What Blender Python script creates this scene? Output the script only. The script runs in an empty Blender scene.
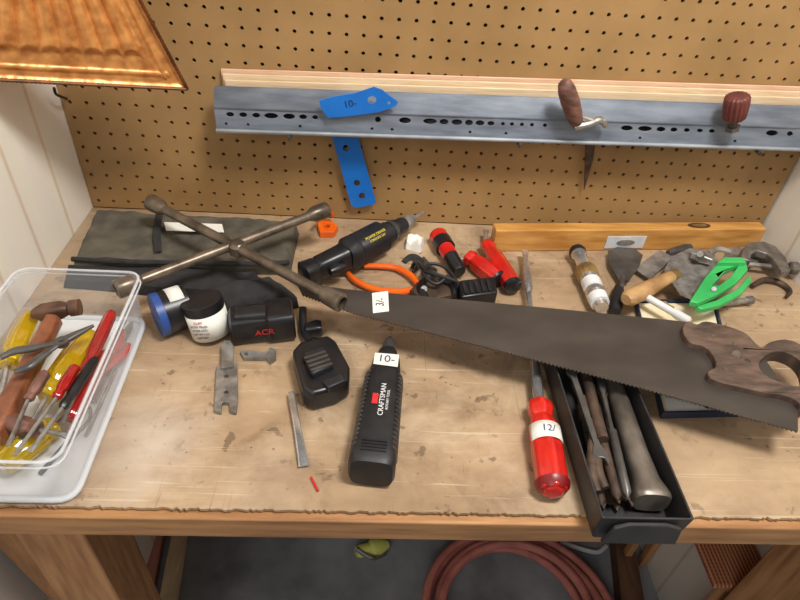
import bpy,bmesh,math,random
from math import radians,sin,cos,pi
from mathutils import Vector,Matrix,noise
from mathutils.geometry import tessellate_polygon
random.seed(4)
S=bpy.context.scene
COL=S.collection
T=0.85
CAM=Vector((0,-0.930,T+0.594))
th,ps,ro=radians(40),radians(4.4),radians(5)
FW=Vector((cos(th)*sin(ps),cos(th)*cos(ps),-sin(th)))
R0=Vector((cos(ps),-sin(ps),0)); U0=R0.cross(FW)
RT=R0*cos(ro)+U0*sin(ro); UP=R0*(-sin(ro))+U0*cos(ro)
def ray(u,v): return FW*600+RT*(u-400)-UP*(v-300)
def P(u,v,z=0.0):
    d=ray(u,v); return CAM+d*((T+z-CAM.z)/d.z)
def W(u,v,y=0.0):
    d=ray(u,v); return CAM+d*((y-CAM.y)/d.y)
def HP(u,v,p0,n):
    d=ray(u,v); return CAM+d*((p0-CAM).dot(n)/d.dot(n))
Z=Vector((0,0,1))
# ---------------------------------------------------------------- materials
def C(r,g,b):
    def f(c):
        c/=255.0
        return c/12.92 if c<=.04045 else ((c+.055)/1.055)**2.4
    return (f(r),f(g),f(b),1)
def base(name):
    m=bpy.data.materials.new(name); m.use_nodes=True
    nt=m.node_tree; b=nt.nodes['Principled BSDF']
    return m,nt,b
def M(name,c1,c2=None,scale=30,rough=.5,metal=0,bump=0,stretch=(1,1,1),detail=5,lo=.35,hi=.65,coat=0,trans=0):
    m,nt,b=base(name); N=nt.nodes.new; L=nt.links.new
    b.inputs['Roughness'].default_value=rough; b.inputs['Metallic'].default_value=metal
    if coat: b.inputs['Coat Weight'].default_value=coat
    if trans: b.inputs['Transmission Weight'].default_value=trans
    c1=C(*c1); c2=C(*c2) if c2 else tuple(x*.8 for x in c1[:3])+(1,)
    tc=N('ShaderNodeTexCoord'); mp=N('ShaderNodeMapping'); mp.inputs['Scale'].default_value=stretch
    L(tc.outputs['Object'],mp.inputs[0])
    nz=N('ShaderNodeTexNoise'); nz.inputs['Scale'].default_value=scale; nz.inputs['Detail'].default_value=detail
    L(mp.outputs[0],nz.inputs['Vector'])
    cr=N('ShaderNodeValToRGB'); cr.color_ramp.elements[0].position=lo; cr.color_ramp.elements[1].position=hi
    cr.color_ramp.elements[0].color=c1; cr.color_ramp.elements[1].color=c2
    L(nz.outputs['Fac'],cr.inputs[0]); L(cr.outputs[0],b.inputs['Base Color'])
    if bump:
        bp=N('ShaderNodeBump'); bp.inputs['Strength'].default_value=bump; bp.inputs['Distance'].default_value=.002
        L(nz.outputs['Fac'],bp.inputs['Height']); L(bp.outputs[0],b.inputs['Normal'])
    return m
def clear(name,tint=(.985,.99,1,1),lo=.06,hi=.5,rough=.05,facing=.35):
    m,nt,b=base(name); N=nt.nodes.new; L=nt.links.new
    tr=N('ShaderNodeBsdfTransparent'); tr.inputs[0].default_value=tint
    b.inputs['Base Color'].default_value=(.8,.82,.85,1); b.inputs['Roughness'].default_value=rough
    lw=N('ShaderNodeLayerWeight'); lw.inputs[0].default_value=facing
    mr=N('ShaderNodeMapRange'); mr.inputs[3].default_value=lo; mr.inputs[4].default_value=hi
    L(lw.outputs['Facing'],mr.inputs[0])
    mx=N('ShaderNodeMixShader'); L(mr.outputs[0],mx.inputs[0]); L(tr.outputs[0],mx.inputs[1]); L(b.outputs[0],mx.inputs[2])
    L(mx.outputs[0],nt.nodes['Material Output'].inputs[0])
    return m
YF=-.584
def bench_mat():
    m,nt,b=base('worn_bench_top'); N=nt.nodes.new; L=nt.links.new
    tc=N('ShaderNodeTexCoord')
    def nz(scale,det,st=(1,1,1),dist=0,off=0,rg=.5):
        mp=N('ShaderNodeMapping'); mp.inputs['Scale'].default_value=st; mp.inputs['Location'].default_value=(off,off*.7,0); L(tc.outputs['Object'],mp.inputs[0])
        n=N('ShaderNodeTexNoise'); n.inputs['Scale'].default_value=scale; n.inputs['Detail'].default_value=det; n.inputs['Distortion'].default_value=dist
        n.inputs['Roughness'].default_value=rg
        L(mp.outputs[0],n.inputs['Vector']); return n.outputs['Fac']
    def ramp(src,p0,p1,c0=(0,0,0,1),c1=(1,1,1,1)):
        r=N('ShaderNodeValToRGB'); r.color_ramp.elements[0].position=p0; r.color_ramp.elements[1].position=p1
        r.color_ramp.elements[0].color=c0; r.color_ramp.elements[1].color=c1; L(src,r.inputs[0]); return r.outputs[0]
    def mul(a,k):
        x=N('ShaderNodeMath'); x.operation='MULTIPLY'; L(a,x.inputs[0])
        if isinstance(k,(int,float)): x.inputs[1].default_value=k
        else: L(k,x.inputs[1])
        return x.outputs[0]
    def mix(f,a,bb):
        x=N('ShaderNodeMix'); x.data_type='RGBA'; L(f,x.inputs[0])
        for k,i in ((a,6),(bb,7)):
            if isinstance(k,tuple): x.inputs[i].default_value=k
            else: L(k,x.inputs[i])
        return x.outputs[2]
    col=ramp(nz(6,10,(1,1.3,1),.3,0,.6),.33,.68,C(150,124,96),C(186,158,125))
    col=mix(mul(ramp(nz(50,6,(.5,2,1)),.4,.7),.25),col,C(132,105,80))
    col=mix(mul(ramp(nz(8,10,(1,1.2,1),.8,3,.7),.50,.64),.6),col,C(124,100,78))
    col=mix(mul(ramp(nz(4.0,10,(1,1.2,1),.5,9,.68),.52,.68),.55),col,C(206,185,156))
    col=mix(mul(ramp(nz(18,6,(1,1,1),.4,21,.6),.63,.67),.45),col,C(98,76,58))
    col=mix(mul(ramp(nz(44,5,(1,1,1),.2,5),.65,.69),.6),col,C(84,65,50))
    col=mix(mul(ramp(nz(40,3,(.12,5,1),1.2,14),.64,.68),.4),col,C(218,200,174))
    col=mix(mul(ramp(nz(46,3,(6,.15,1),1.5,31),.68,.71),.4),col,C(108,84,64))
    for sc,th_,k in ((26,.09,.7),(61,.13,.75)):
        vo=N('ShaderNodeTexVoronoi'); vo.inputs['Scale'].default_value=sc; L(tc.outputs['Object'],vo.inputs['Vector'])
        col=mix(mul(mul(ramp(vo.outputs['Distance'],th_*.5,th_,(1,1,1,1),(0,0,0,1)),ramp(nz(5,3,(1,1,1),0,sc),.47,.56)),k),col,C(70,54,42))
    for (u,v,r0,cc,k) in ((150,445,.12,C(216,202,186),.6),(425,240,.12,C(212,188,148),.5),(50,480,.13,C(146,120,100),.5),(270,480,.10,C(138,116,98),.4),(720,470,.16,C(200,172,138),.4)):  # tone patches; the first paints pale glare, plus worn finish, into the colour
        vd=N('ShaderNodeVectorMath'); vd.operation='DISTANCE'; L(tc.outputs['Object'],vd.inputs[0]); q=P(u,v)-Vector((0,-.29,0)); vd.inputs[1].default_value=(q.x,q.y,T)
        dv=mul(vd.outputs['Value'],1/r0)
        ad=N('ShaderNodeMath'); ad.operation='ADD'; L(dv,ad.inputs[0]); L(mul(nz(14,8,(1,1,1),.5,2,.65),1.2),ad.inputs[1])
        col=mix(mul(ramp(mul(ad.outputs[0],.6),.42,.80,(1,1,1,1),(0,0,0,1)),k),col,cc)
    L(col,b.inputs['Base Color']); b.inputs['Roughness'].default_value=.36
    bp=N('ShaderNodeBump'); bp.inputs['Strength'].default_value=.3; bp.inputs['Distance'].default_value=.0012
    L(nz(60,8,(.7,1.4,1)),bp.inputs['Height']); L(bp.outputs[0],b.inputs['Normal'])
    return m
def panel_mat():
    m,nt,b=base('cream_wall_panelling'); N=nt.nodes.new; L=nt.links.new
    tc=N('ShaderNodeTexCoord'); sx=N('ShaderNodeSeparateXYZ'); L(tc.outputs['Object'],sx.inputs[0])
    md=N('ShaderNodeMath'); md.operation='PINGPONG'; md.inputs[1].default_value=.05; L(sx.outputs['Y'],md.inputs[0])
    cr=N('ShaderNodeValToRGB'); e=cr.color_ramp.elements; e[0].position=0.0; e[0].color=C(220,200,174); e[1].position=.12; e[1].color=C(240,233,220)
    sc=N('ShaderNodeMath'); sc.operation='MULTIPLY'; sc.inputs[1].default_value=20; L(md.outputs[0],sc.inputs[0]); L(sc.outputs[0],cr.inputs[0])
    nz=N('ShaderNodeTexNoise'); nz.inputs['Scale'].default_value=6
    mp=N('ShaderNodeMapping'); mp.inputs['Scale'].default_value=(1,8,.6); L(tc.outputs['Object'],mp.inputs[0]); L(mp.outputs[0],nz.inputs[0])
    mx=N('ShaderNodeMix'); mx.data_type='RGBA'; mx.blend_type='MULTIPLY'; mx.inputs[0].default_value=.08
    L(cr.outputs[0],mx.inputs[6]); L(nz.outputs['Color'],mx.inputs[7]); L(mx.outputs[2],b.inputs['Base Color'])
    b.inputs['Roughness'].default_value=.55
    bp=N('ShaderNodeBump'); bp.inputs['Distance'].default_value=.003; bp.inputs['Strength'].default_value=.6; L(cr.outputs[0],bp.inputs['Height']); L(bp.outputs[0],b.inputs['Normal'])
    return m
def weave_mat():
    m,nt,b=base('woven_rug'); N=nt.nodes.new; L=nt.links.new
    tc=N('ShaderNodeTexCoord'); w=N('ShaderNodeTexWave'); w.inputs['Scale'].default_value=45; w.bands_direction='X'; w.inputs['Distortion'].default_value=.6; L(tc.outputs['Object'],w.inputs[0])
    w2=N('ShaderNodeTexChecker'); w2.inputs['Scale'].default_value=300; L(tc.outputs['Object'],w2.inputs[0])
    w2.inputs[1].default_value=C(170,76,54); w2.inputs[2].default_value=C(84,44,34)
    mx=N('ShaderNodeMix'); mx.data_type='RGBA'; L(w.outputs['Fac'],mx.inputs[0]); L(w2.outputs[0],mx.inputs[6]); mx.inputs[7].default_value=C(196,140,92)
    L(mx.outputs[2],b.inputs['Base Color']); b.inputs['Roughness'].default_value=.9
    return m
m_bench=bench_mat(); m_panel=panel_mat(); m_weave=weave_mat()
m_pine=M('orange_pine',(186,137,88),(144,100,62),8,.5,0,.3,(1,10,10),7)
m_leg=M('leg_wood',(198,146,98),(156,108,68),8,.6,0,.2,(10,10,1))
m_peg=M('tan_hardboard',(166,130,84),(146,113,70),7,.45,0,.05,detail=9)
m_wallb=M('grey_drywall',(70,58,46),(60,50,40),8,.9)
m_conc=M('concrete',(158,159,162),(112,113,116),7,.75,0,.3,detail=9)
m_black=M('black_plastic',(20,20,23),(30,30,33),60,.33)
m_blackm=M('matte_black_rubber',(22,22,25),(33,33,36),60,.5)
m_navy=M('navy_card',(32,42,66),(44,54,80),20,.5)
m_dark=M('dark_steel',(70,68,67),(98,94,90),35,.35,.4,.3)
m_trayst=M('dark_tray_steel',(46,45,48),(64,62,62),25,.4,.3,.2)
m_steel=M('worn_steel',(180,177,172),(122,117,110),45,.28,.6,.2)
m_stakes=M('scuffed_grey_brown_steel',(136,128,118),(92,84,76),22,.38,.5,.2,(2,1,1),8)
m_chrome=M('chrome_metal',(225,225,225),(180,180,180),40,.18,.8)
m_rust=M('rusty_steel',(96,76,62),(56,45,38),50,.55,.3,.6)
m_grey=M('grey_iron',(142,134,126),(92,85,78),50,.42,.5,.4)
m_saw=M('aged_saw_blade',(86,79,73),(66,60,56),9,.38,.4,.06,(1,2,1),7,.3,.7)
m_sawh=M('dark_worn_handle_wood',(104,82,68),(60,46,38),30,.7,0,.5,(1,3,1),8)
m_wrench=M('bronzed_steel',(128,114,98),(80,69,58),40,.34,.5,.25)
m_canvas=M('olive_canvas',(98,92,78),(72,67,57),30,.95,0,.6,detail=8)
m_canvas2=M('black_cloth',(36,35,36),(50,48,48),50,.95,0,.7)
m_red=M('red_plastic',(208,38,28),(182,28,22),30,.25,coat=.4)
m_orange=M('orange_plastic',(235,105,20),(220,90,15),30,.3)
m_yel=M('yellow_plastic',(222,200,40),(205,180,25),20,.25,coat=.5)
m_amber=M('translucent_yellow_plastic',(246,216,36),(226,186,14),20,.06,trans=.6,coat=.8)
m_cred=M('translucent_red_plastic',(200,36,32),(172,24,24),20,.1,trans=.4,coat=.6)
m_blue=M('blue_plastic',(28,116,205),(22,102,190),20,.4)
m_bluelid=M('blue_lid',(45,80,150),(35,66,130),20,.4)
m_green=M('green_plastic',(64,180,96),(46,160,82),20,.4)
m_rail=M('blue_grey_enamel',(130,138,150),(100,108,120),14,.6,0,.1,(1,5,5),9)
m_raild=M('pale_rail_edge',(176,181,186),(146,151,158),18,.5,0)
m_stick=M('pale_yardstick_wood',(226,202,168),(206,178,142),18,.5,0,.05,(1,12,12))
m_sticka=M('pinkish_yardstick_wood',(222,186,158),(205,164,134),18,.5,0,.05,(1,12,12))
m_level=M('varnished_ochre_wood',(210,156,84),(176,120,56),10,.35,0,.15,(1,9,9),7,coat=.3)
m_hwood=M('tan_handle_wood',(196,156,106),(150,112,72),14,.45,0,.2,(2,2,6))
m_rwood=M('reddish_handle_wood',(130,88,74),(84,56,46),26,.6,0,.5,(2,2,6),8)
m_knob=M('dark_red_knob_wood',(112,52,46),(72,34,32),20,.5,0,.4)
m_copper=M('aged_copper',(222,156,88),(180,114,58),60,.36,.35,.25,(1,1,1),9,.36,.66)
m_copperd=M('darkened_copper_edge',(120,72,36),(84,50,26),60,.4,.4,.2)
m_paper=M('white_paper',(236,234,226),(222,218,208),20,.8)
m_cream=M('cream_paper',(232,218,184),(216,198,160),20,.8)
m_white=M('white_plastic',(226,226,226),(208,208,208),20,.4)
m_ink=M('black_ink',(22,22,28),(28,28,34),20,.7)
m_bink=M('dark_blue_ink',(20,40,90),(24,48,100),20,.7)
m_redink=M('red_print',(200,40,40),(190,34,34),20,.6)
m_yink=M('yellow_print',(230,205,60),(220,195,50),20,.6)
m_wink=M('white_print',(225,225,225),(215,215,215),20,.6)
m_hose=M('dull_red_hose',(206,128,114),(176,104,94),20,.5,0,.1)
m_clear=clear('clear_plastic',lo=.04,hi=.35,rough=.03)
m_rimc=clear('clear_plastic_rim',lo=.35,hi=.85)
m_frost=clear('frosted_white_foot',lo=.7,hi=.9,rough=.3)
m_redwood=M('reddish_board',(190,128,108),(160,100,84),9,.7,0,.1,(8,1,1))
m_paleboard=M('pale_board',(225,200,160),(204,176,138),9,.7,0,.1,(8,1,1))
m_brownb=M('dark_plank',(120,84,58),(84,58,40),9,.7,0,.1,(8,1,1))
m_dull=M('dull_grey_steel',(164,161,156),(116,112,108),60,.34,.5,.2)
m_brass=M('worn_brass',(176,146,94),(126,100,62),40,.4,.5,.2)
# ---------------------------------------------------------------- geometry
def cat(v,f,g):
    o=len(v); v.extend(g[0]); f.extend([tuple(i+o for i in q) for q in g[1]])
def mk(name,geoms,mat,par=None,smooth=True,bevel=0,seg=2,ang=35,solid=0,subs=0,**kw):
    if isinstance(geoms,tuple): geoms=[geoms]
    v=[];f=[]
    for g in geoms: cat(v,f,g)
    if par is not None: o=WL[par.name]
    else:
        n=len(v); o=Vector((sum(p.x for p in v)/n,sum(p.y for p in v)/n,min(p.z for p in v)))
    me=bpy.data.meshes.new(name); me.from_pydata([tuple(Vector(p)-o) for p in v],[],f)
    bm=bmesh.new(); bm.from_mesh(me); bmesh.ops.recalc_face_normals(bm,faces=bm.faces); bm.to_mesh(me); bm.free()
    me.materials.append(mat)
    if smooth:
        for p in me.polygons: p.use_smooth=True
        me.set_sharp_from_angle(angle=radians(ang))
    ob=bpy.data.objects.new(name,me); COL.objects.link(ob)
    if par is not None: ob.parent=par; ob.location=(0,0,0)
    else: ob.location=o
    WL[ob.name]=o.copy()
    if solid:
        md=ob.modifiers.new('s','SOLIDIFY'); md.thickness=solid; md.offset=0
    if bevel:
        md=ob.modifiers.new('b','BEVEL'); md.width=bevel; md.segments=seg; md.limit_method='ANGLE'; md.angle_limit=radians(40)
    if subs:
        md=ob.modifiers.new('u','SUBSURF'); md.levels=subs; md.render_levels=subs
    for k,x in kw.items():
        ob['category' if k=='cat' else k]=x
    return ob
WL={}
def thing(name,label,cat_,loc,**kw):
    e=bpy.data.objects.new(name,None); COL.objects.link(e); e.location=loc; e.empty_display_size=.02
    e['label']=label; e['category']=cat_
    for k,x in kw.items(): e[k]=x
    WL[e.name]=Vector(loc); return e
def box(x0,x1,y0,y1,z0,z1):
    v=[Vector((x,y,z)) for z in (z0,z1) for y in (y0,y1) for x in (x0,x1)]
    return v,[(0,1,3,2),(4,6,7,5),(0,4,5,1),(2,3,7,6),(0,2,6,4),(1,5,7,3)]
def obox(A,B,w,h,up=Z):
    d=(B-A).normalized(); s=d.cross(up).normalized(); u=s.cross(d)
    v=[q+s*(i*w/2)+u*(j*h/2) for q in (A,B) for i,j in((-1,-1),(1,-1),(1,1),(-1,1))]
    return v,[(0,1,2,3),(7,6,5,4),(0,4,5,1),(1,5,6,2),(2,6,7,3),(3,7,4,0)]
def cr(pts,n=6):
    out=[];L=len(pts)
    for i in range(L-1):
        p0=pts[max(i-1,0)];p1=pts[i];p2=pts[i+1];p3=pts[min(i+2,L-1)]
        for k in range(n):
            t=k/n
            out.append(.5*((2*p1)+(p2-p0)*t+(2*p0-5*p1+4*p2-p3)*t*t+(3*p1-p0-3*p2+p3)*t**3))
    out.append(pts[-1]); return out
def tube(pts,rad,seg=12,flat=1.0,curve=False,closed=False):
    pts=[Vector(p) for p in pts]
    if curve:
        if not isinstance(rad,(int,float)):
            rr=cr([Vector((r,0,0)) for r in rad],6); rad=[max(r.x,.0002) for r in rr]
        pts=cr(pts,6)
    n=len(pts)
    if isinstance(rad,(int,float)): rad=[rad]*n
    v=[];f=[];nrm=None
    for i,p in enumerate(pts):
        if closed: d=(pts[(i+1)%n]-pts[i-1]).normalized()
        else: d=(pts[min(i+1,n-1)]-pts[max(i-1,0)]).normalized()
        if nrm is None:
            a=Z if abs(d.z)<.9 else Vector((0,1,0)); nrm=(a-d*a.dot(d)).normalized()
        else: nrm=(nrm-d*nrm.dot(d)).normalized()
        b=d.cross(nrm)
        for k in range(seg):
            a=2*pi*k/seg; v.append(p+nrm*(cos(a)*rad[i]*flat)+b*(sin(a)*rad[i]))
    for i in range(n if closed else n-1):
        j=(i+1)%n
        for k in range(seg):
            k2=(k+1)%seg; f.append((i*seg+k,i*seg+k2,j*seg+k2,j*seg+k))
    if not closed:
        f.append(tuple(range(seg))[::-1]); f.append(tuple((n-1)*seg+k for k in range(seg)))
    return v,f
def loft(A,B,secs,seg=28,up=Z,fl=0,nf=6):
    A=Vector(A);B=Vector(B); d=(B-A); dn=d.normalized()
    if abs(dn.dot(up))>.98: up=Vector((0,1,0))
    s=dn.cross(up).normalized(); u=s.cross(dn)
    v=[];f=[]
    for sc in secs:
        t,w,h=sc[:3]; e=sc[3] if len(sc)>3 else 2; lf=sc[4] if len(sc)>4 else 0
        for k in range(seg):
            a=2*pi*(k+.5)/seg; c_,s_=cos(a),sin(a)
            q=1-fl*(.5+.5*cos(nf*a)) if fl else 1
            x=math.copysign(abs(c_)**(2/e),c_)*w*q; y=math.copysign(abs(s_)**(2/e),s_)*h*q
            v.append(A+d*t+s*x+u*(y+lf))
    n=len(secs)
    for i in range(n-1):
        for k in range(seg):
            k2=(k+1)%seg; f.append((i*seg+k,i*seg+k2,(i+1)*seg+k2,(i+1)*seg+k))
    f.append(tuple(range(seg))[::-1]); f.append(tuple((n-1)*seg+k for k in range(seg)))
    return v,f
def lathe(A,B,prof,seg=24,**k): return loft(A,B,[(t,r,r) for t,r in prof],seg,**k)
def plate(outer,off,holes=()):
    loops=[list(outer)]+[list(h) for h in holes]
    flat=[p for l in loops for p in l]; n=len(flat)
    v=[Vector(p) for p in flat]+[Vector(p)+off for p in flat]
    f=[]
    if holes:
        for t in tessellate_polygon(loops): f.append(tuple(t)); f.append(tuple(i+n for i in t)[::-1])
    else: f.append(tuple(range(n))); f.append(tuple(i+n for i in range(n))[::-1])
    o=0
    for l in loops:
        m=len(l)
        for i in range(m):
            j=(i+1)%m; f.append((o+i,o+j,o+j+n,o+i+n))
        o+=m
    return v,f
def pp(px,z,thk,holes=()):
    return plate([P(u,v,z) for u,v in px],Vector((0,0,-thk)),[[P(u,v,z) for u,v in h] for h in holes])
def ell(cx,cy,rx,ry=None,n=12,rot=0):
    ry=ry or rx; r=[]
    for k in range(n):
        a=2*pi*k/n; x=rx*cos(a);y=ry*sin(a); r.append((cx+x*cos(rot)-y*sin(rot),cy+x*sin(rot)+y*cos(rot)))
    return r
def roundp(c,r,n=5):
    out=[];m=len(c)
    for i in range(m):
        p=c[i];a=(c[i-1]-p);b=(c[(i+1)%m]-p)
        a=a.normalized()*min(r,a.length*.45);b=b.normalized()*min(r,b.length*.45)
        for k in range(n+1):
            t=k/n; out.append((p+a)*(1-t)**2+p*2*t*(1-t)+(p+b)*t*t)
    return out
def inset(c,d):
    out=[];m=len(c)
    for i in range(m):
        p=c[i]; out.append(p+((c[i-1]-p).normalized()+(c[(i+1)%m]-p).normalized())*d)
    return out
def openbox(c,z0,h,thk,flare=0,r=.004,base_t=None):
    base_t=base_t or thk
    c=[Vector((p.x,p.y,z0)) for p in c]
    R=[roundp(c,r),[p+Z*h for p in roundp(inset(c,-flare),r)],[p+Z*h for p in roundp(inset(c,-flare+thk),r)],[p+Z*base_t for p in roundp(inset(c,thk),r)]]
    n=len(R[0]); v=[p for l in R for p in l]; f=[tuple(range(n))[::-1]]
    for a in range(3):
        for i in range(n):
            j=(i+1)%n; f.append((a*n+i,a*n+j,(a+1)*n+j,(a+1)*n+i))
    f.append(tuple(3*n+i for i in range(n)))
    return v,f
def cloth(c4,h,edge=.12,amp=.006,sc=18,nx=44,ny=22,z0=0.0005,seed=0):
    c=[P(u,v,h) for u,v in c4]; v=[];f=[]
    for j in range(ny+1):
        for i in range(nx+1):
            s=i/nx;t=j/ny
            p=(c[0]*(1-s)+c[1]*s)*(1-t)+(c[3]*(1-s)+c[2]*s)*t
            e=min(1,min(s,1-s)/edge,min(t,1-t)/(edge*1.5)); e=math.sqrt(max(0,1-(1-e)**2))
            w=noise.noise(p*sc+Vector((seed,0,0)))
            q=p.copy(); q.z=T+z0+(h+amp*w+amp*.5*noise.noise(p*sc*3))*e
            q.x+=.003*noise.noise(p*9+Vector((0,seed,3))); q.y+=.003*noise.noise(p*9+Vector((5,seed,0)))
            v.append(q)
    for j in range(ny):
        for i in range(nx):
            a=j*(nx+1)+i; f.append((a,a+1,a+nx+2,a+nx+1))
    b=[i for i in range(nx+1)]+[j*(nx+1)+nx for j in range(1,ny+1)]+[ny*(nx+1)+i for i in range(nx-1,-1,-1)]+[j*(nx+1) for j in range(ny-1,0,-1)]
    f.append(tuple(b[::-1]))
    return v,f
def text(s,o,xd,yd,size,mat,par,name='lettering'):
    cu=bpy.data.curves.new('t','FONT'); cu.body=s; cu.size=size; cu.align_x='CENTER'; cu.align_y='CENTER'; cu.extrude=.00012
    ob=bpy.data.objects.new('t',cu); COL.objects.link(ob)
    dg=bpy.context.evaluated_depsgraph_get(); me=bpy.data.meshes.new_from_object(ob.evaluated_get(dg))
    xd=Vector(xd).normalized(); yd=(Vector(yd)-xd*Vector(yd).dot(xd)).normalized(); zd=xd.cross(yd)
    v=[o+xd*q.co.x+yd*q.co.y+zd*q.co.z for q in me.vertices]; f=[tuple(p.vertices) for p in me.polygons]
    bpy.data.objects.remove(ob)
    return mk(name,(v,f),mat,par,smooth=False)
# ---------------------------------------------------------------- structure
XL,XR=-.487,.737
def st(ob): ob['kind']='structure'; return ob
st(mk('floor',box(-1.6,1.8,-2.2,.6,-.05,0),m_conc))
st(mk('wall_back',box(XL-.06,XR+.06,.028,.08,0,2.4),m_wallb))
st(mk('wall_left',box(XL-.05,XL,-1.0,.028,0,2.4),m_panel))
st(mk('wall_right',box(XR,XR+.05,-1.0,.028,0,2.4),m_panel))
pv=[];pf=[]
cs=.0254; nc=48; nr=27; r=.0031; dp=.005
for j in range(nr):
    for i in range(nc):
        x0=XL+.001+i*cs; z0=T+.001+j*cs; cx=x0+cs/2; cz=z0+cs/2; o=len(pv)
        pv+= [Vector((x0+cs,0,z0+cs)),Vector((x0,0,z0+cs)),Vector((x0,0,z0)),Vector((x0+cs,0,z0))]
        for y in (0,dp):
            for k in range(8): pv.append(Vector((cx+r*cos(k*pi/4),y,cz+r*sin(k*pi/4))))
        for k in range(4):
            a=2*k+1; pf.append((o+k,o+(k+1)%4,o+4+(a+2)%8,o+4+(a+1)%8,o+4+a))
        for k in range(8): pf.append((o+4+k,o+4+(k+1)%8,o+12+(k+1)%8,o+12+k))
me=bpy.data.meshes.new('pegboard')
o0=Vector((XL,0,T)); me.from_pydata([tuple(p-o0) for p in pv],[],pf); me.materials.append(m_peg)
pb=bpy.data.objects.new('pegboard',me); pb.location=o0; COL.objects.link(pb)
pb['label']='tan perforated hardboard pegboard fixed above the workbench'; pb['category']='pegboard'
# ---------------------------------------------------------------- workbench
wb=thing('workbench','wooden workbench with stained, worn tan top against pegboard','workbench',(0,-.29,0))
out=[Vector((XL+.001,-.001,T)),Vector((XL+.001,YF,T))]
for i in range(1,420): 
    x=XL+.001+(XR-XL-.002)*i/420; out.append(Vector((x,YF+.003+.0022*noise.noise(Vector((x*90,0,0)))+.0025*noise.noise(Vector((x*330,0,0))),T)))
out+=[Vector((XR-.001,YF,T)),Vector((XR-.001,-.001,T))]
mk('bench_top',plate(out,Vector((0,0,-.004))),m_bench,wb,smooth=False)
mk('bench_deck',box(XL+.001,XR-.001,YF+.006,-.001,T-.024,T-.0042),m_pine,wb,bevel=.001)
mk('front_rail',box(XL+.001,XR-.001,YF-.006,YF+.025,T-.043,T-.0065),m_pine,wb,bevel=.002)
mk('back_rail',box(XL+.001,XR-.001,-.05,-.01,T-.12,T-.0245),m_pine,wb)
for (x0,x1,y0,y1) in ((-.405,-.325,-.555,-.47),(.655,.735,-.555,-.47),(-.405,-.325,-.12,-.052),(.655,.735,-.12,-.052)):
    mk('leg',box(x0,x1,y0,y1,0,T-.0435),m_leg,wb,bevel=.003)
mk('brace',obox(Vector((-.455,-.52,T-.05)),Vector((-.41,-.50,.25)),.02,.045),m_leg,wb,bevel=.002)
# ---------------------------------------------------------------- under bench
def F(u,v,z=0): return P(u,v,z-T)
hc=F(516,622,.02)
pts=[];tn=7
for i in range(tn*40+1):
    a=2*pi*i/40; k=i/40; s_=k%4; rr=.222-.0185*(s_ if s_<2 else 4-s_)*1.6+.004*sin(a*1.7+k); pts.append(Vector((hc.x+rr*cos(a),hc.y+rr*sin(a)*.97,.012+.0085*k+.003*sin(a*2.3))))
mk('garden_hose',tube(pts,.0100,10),m_hose,label='coiled dull pinkish red rubber hose on concrete floor',cat='hose')
sl=thing('low_stool','low wooden stool under the workbench holding a rug','stool',(.68,-.33,0))
mk('seat',box(.662,.734,-.462,-.20,.40,.42),m_leg,sl,bevel=.002)
for x in (.664,.716):
    for y in (-.458,-.22): mk('leg',box(x,x+.016,y,y+.016,0,.3995),m_leg,sl)
mk('woven_rug',box(.625,.736,-.466,-.195,.4215,.4315),m_weave,bevel=.003,label='reddish brown striped woven rug folded on low stool',cat='rug')
def fl(px,z,thk): return plate([F(u,v,z) for u,v in px],Vector((0,0,-thk)))
mk('scrap_board',fl([(128,530),(164,530),(144,640),(92,640)],.022,.0215),m_redwood,bevel=.002,label='flat reddish board lying on the concrete floor',cat='board')
mk('scrap_board',fl([(172,530),(186,530),(170,640),(151,640)],.03,.0295),m_paleboard,bevel=.002,label='narrow pale board lying on the concrete floor',cat='board')
mk('scrap_board',fl([(614,530),(632,530),(652,640),(626,640)],.05,.0495),m_brownb,bevel=.002,label='dark brown plank lying on the concrete floor',cat='board')
yl=thing('spray_nozzle','small pale yellow plastic hose nozzle on concrete floor','nozzle',F(372,550))
A=F(356,552,.03);B=F(388,544,.02)
mk('body',lathe(A,B,[(0,.012),(.1,.016),(.4,.015),(.5,.022),(.7,.022),(1,.01)]),M('pale_yellow',(225,225,120),(200,200,100),20,.5),yl)
mk('lever',tube([A+Vector((0,0,.015)),F(372,558,.03),F(385,553,.01)],.006,8,curve=True),m_steel,yl)
mk('electrical_cable',tube([F(560,542,.006),F(585,550,.006),F(598,552,.006),F(606,546,.006)],.006,8,curve=True),m_white,label='pale cable lying on the concrete floor',cat='cable')
# ---------------------------------------------------------------- copper tray
pL=Vector((-.455,-.185,0));pR=Vector((-.2,-.05,0)); dT=(pR-pL).normalized(); nT=Vector((dT.y,-dT.x,0))
if nT.y>0: nT=-nT
ct=[HP(u,v,pL,nT) for u,v in((-6,-40),(118,-40),(186,87),(-6,77))]
def cpt(s,t): return (ct[0]*(1-s)+ct[1]*s)*(1-t)+(ct[3]*(1-s)+ct[2]*s)*t
v=[];f=[];nx,ny=170,80
for j in range(ny+1):
    for i in range(nx+1):
        s=i/nx;t=j/ny
        p=cpt(s,t)
        ins=min((.84-s)/.03,(.76-t-.05*abs(sin(s*8.5*pi)))/.05); ins=max(0,min(1,ins))
        rib=abs(sin(s*8.5*pi))**1.2
        lip=.004*max(0,1-min((1-s)/.03,(1-t)/.04))
        rid=min(abs((.90-s)/.02),abs((.88-t)/.03)) if s<.93 and t<.92 else 9
        bead=.003*max(0,1-rid)
        v.append(p+nT*(.004+ins*.0065*rib+.002*ins+lip+bead+.0008*noise.noise(p*120)))
for j in range(ny):
    for i in range(nx):
        a=j*(nx+1)+i; f.append((a,a+1,a+nx+2,a+nx+1))
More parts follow.
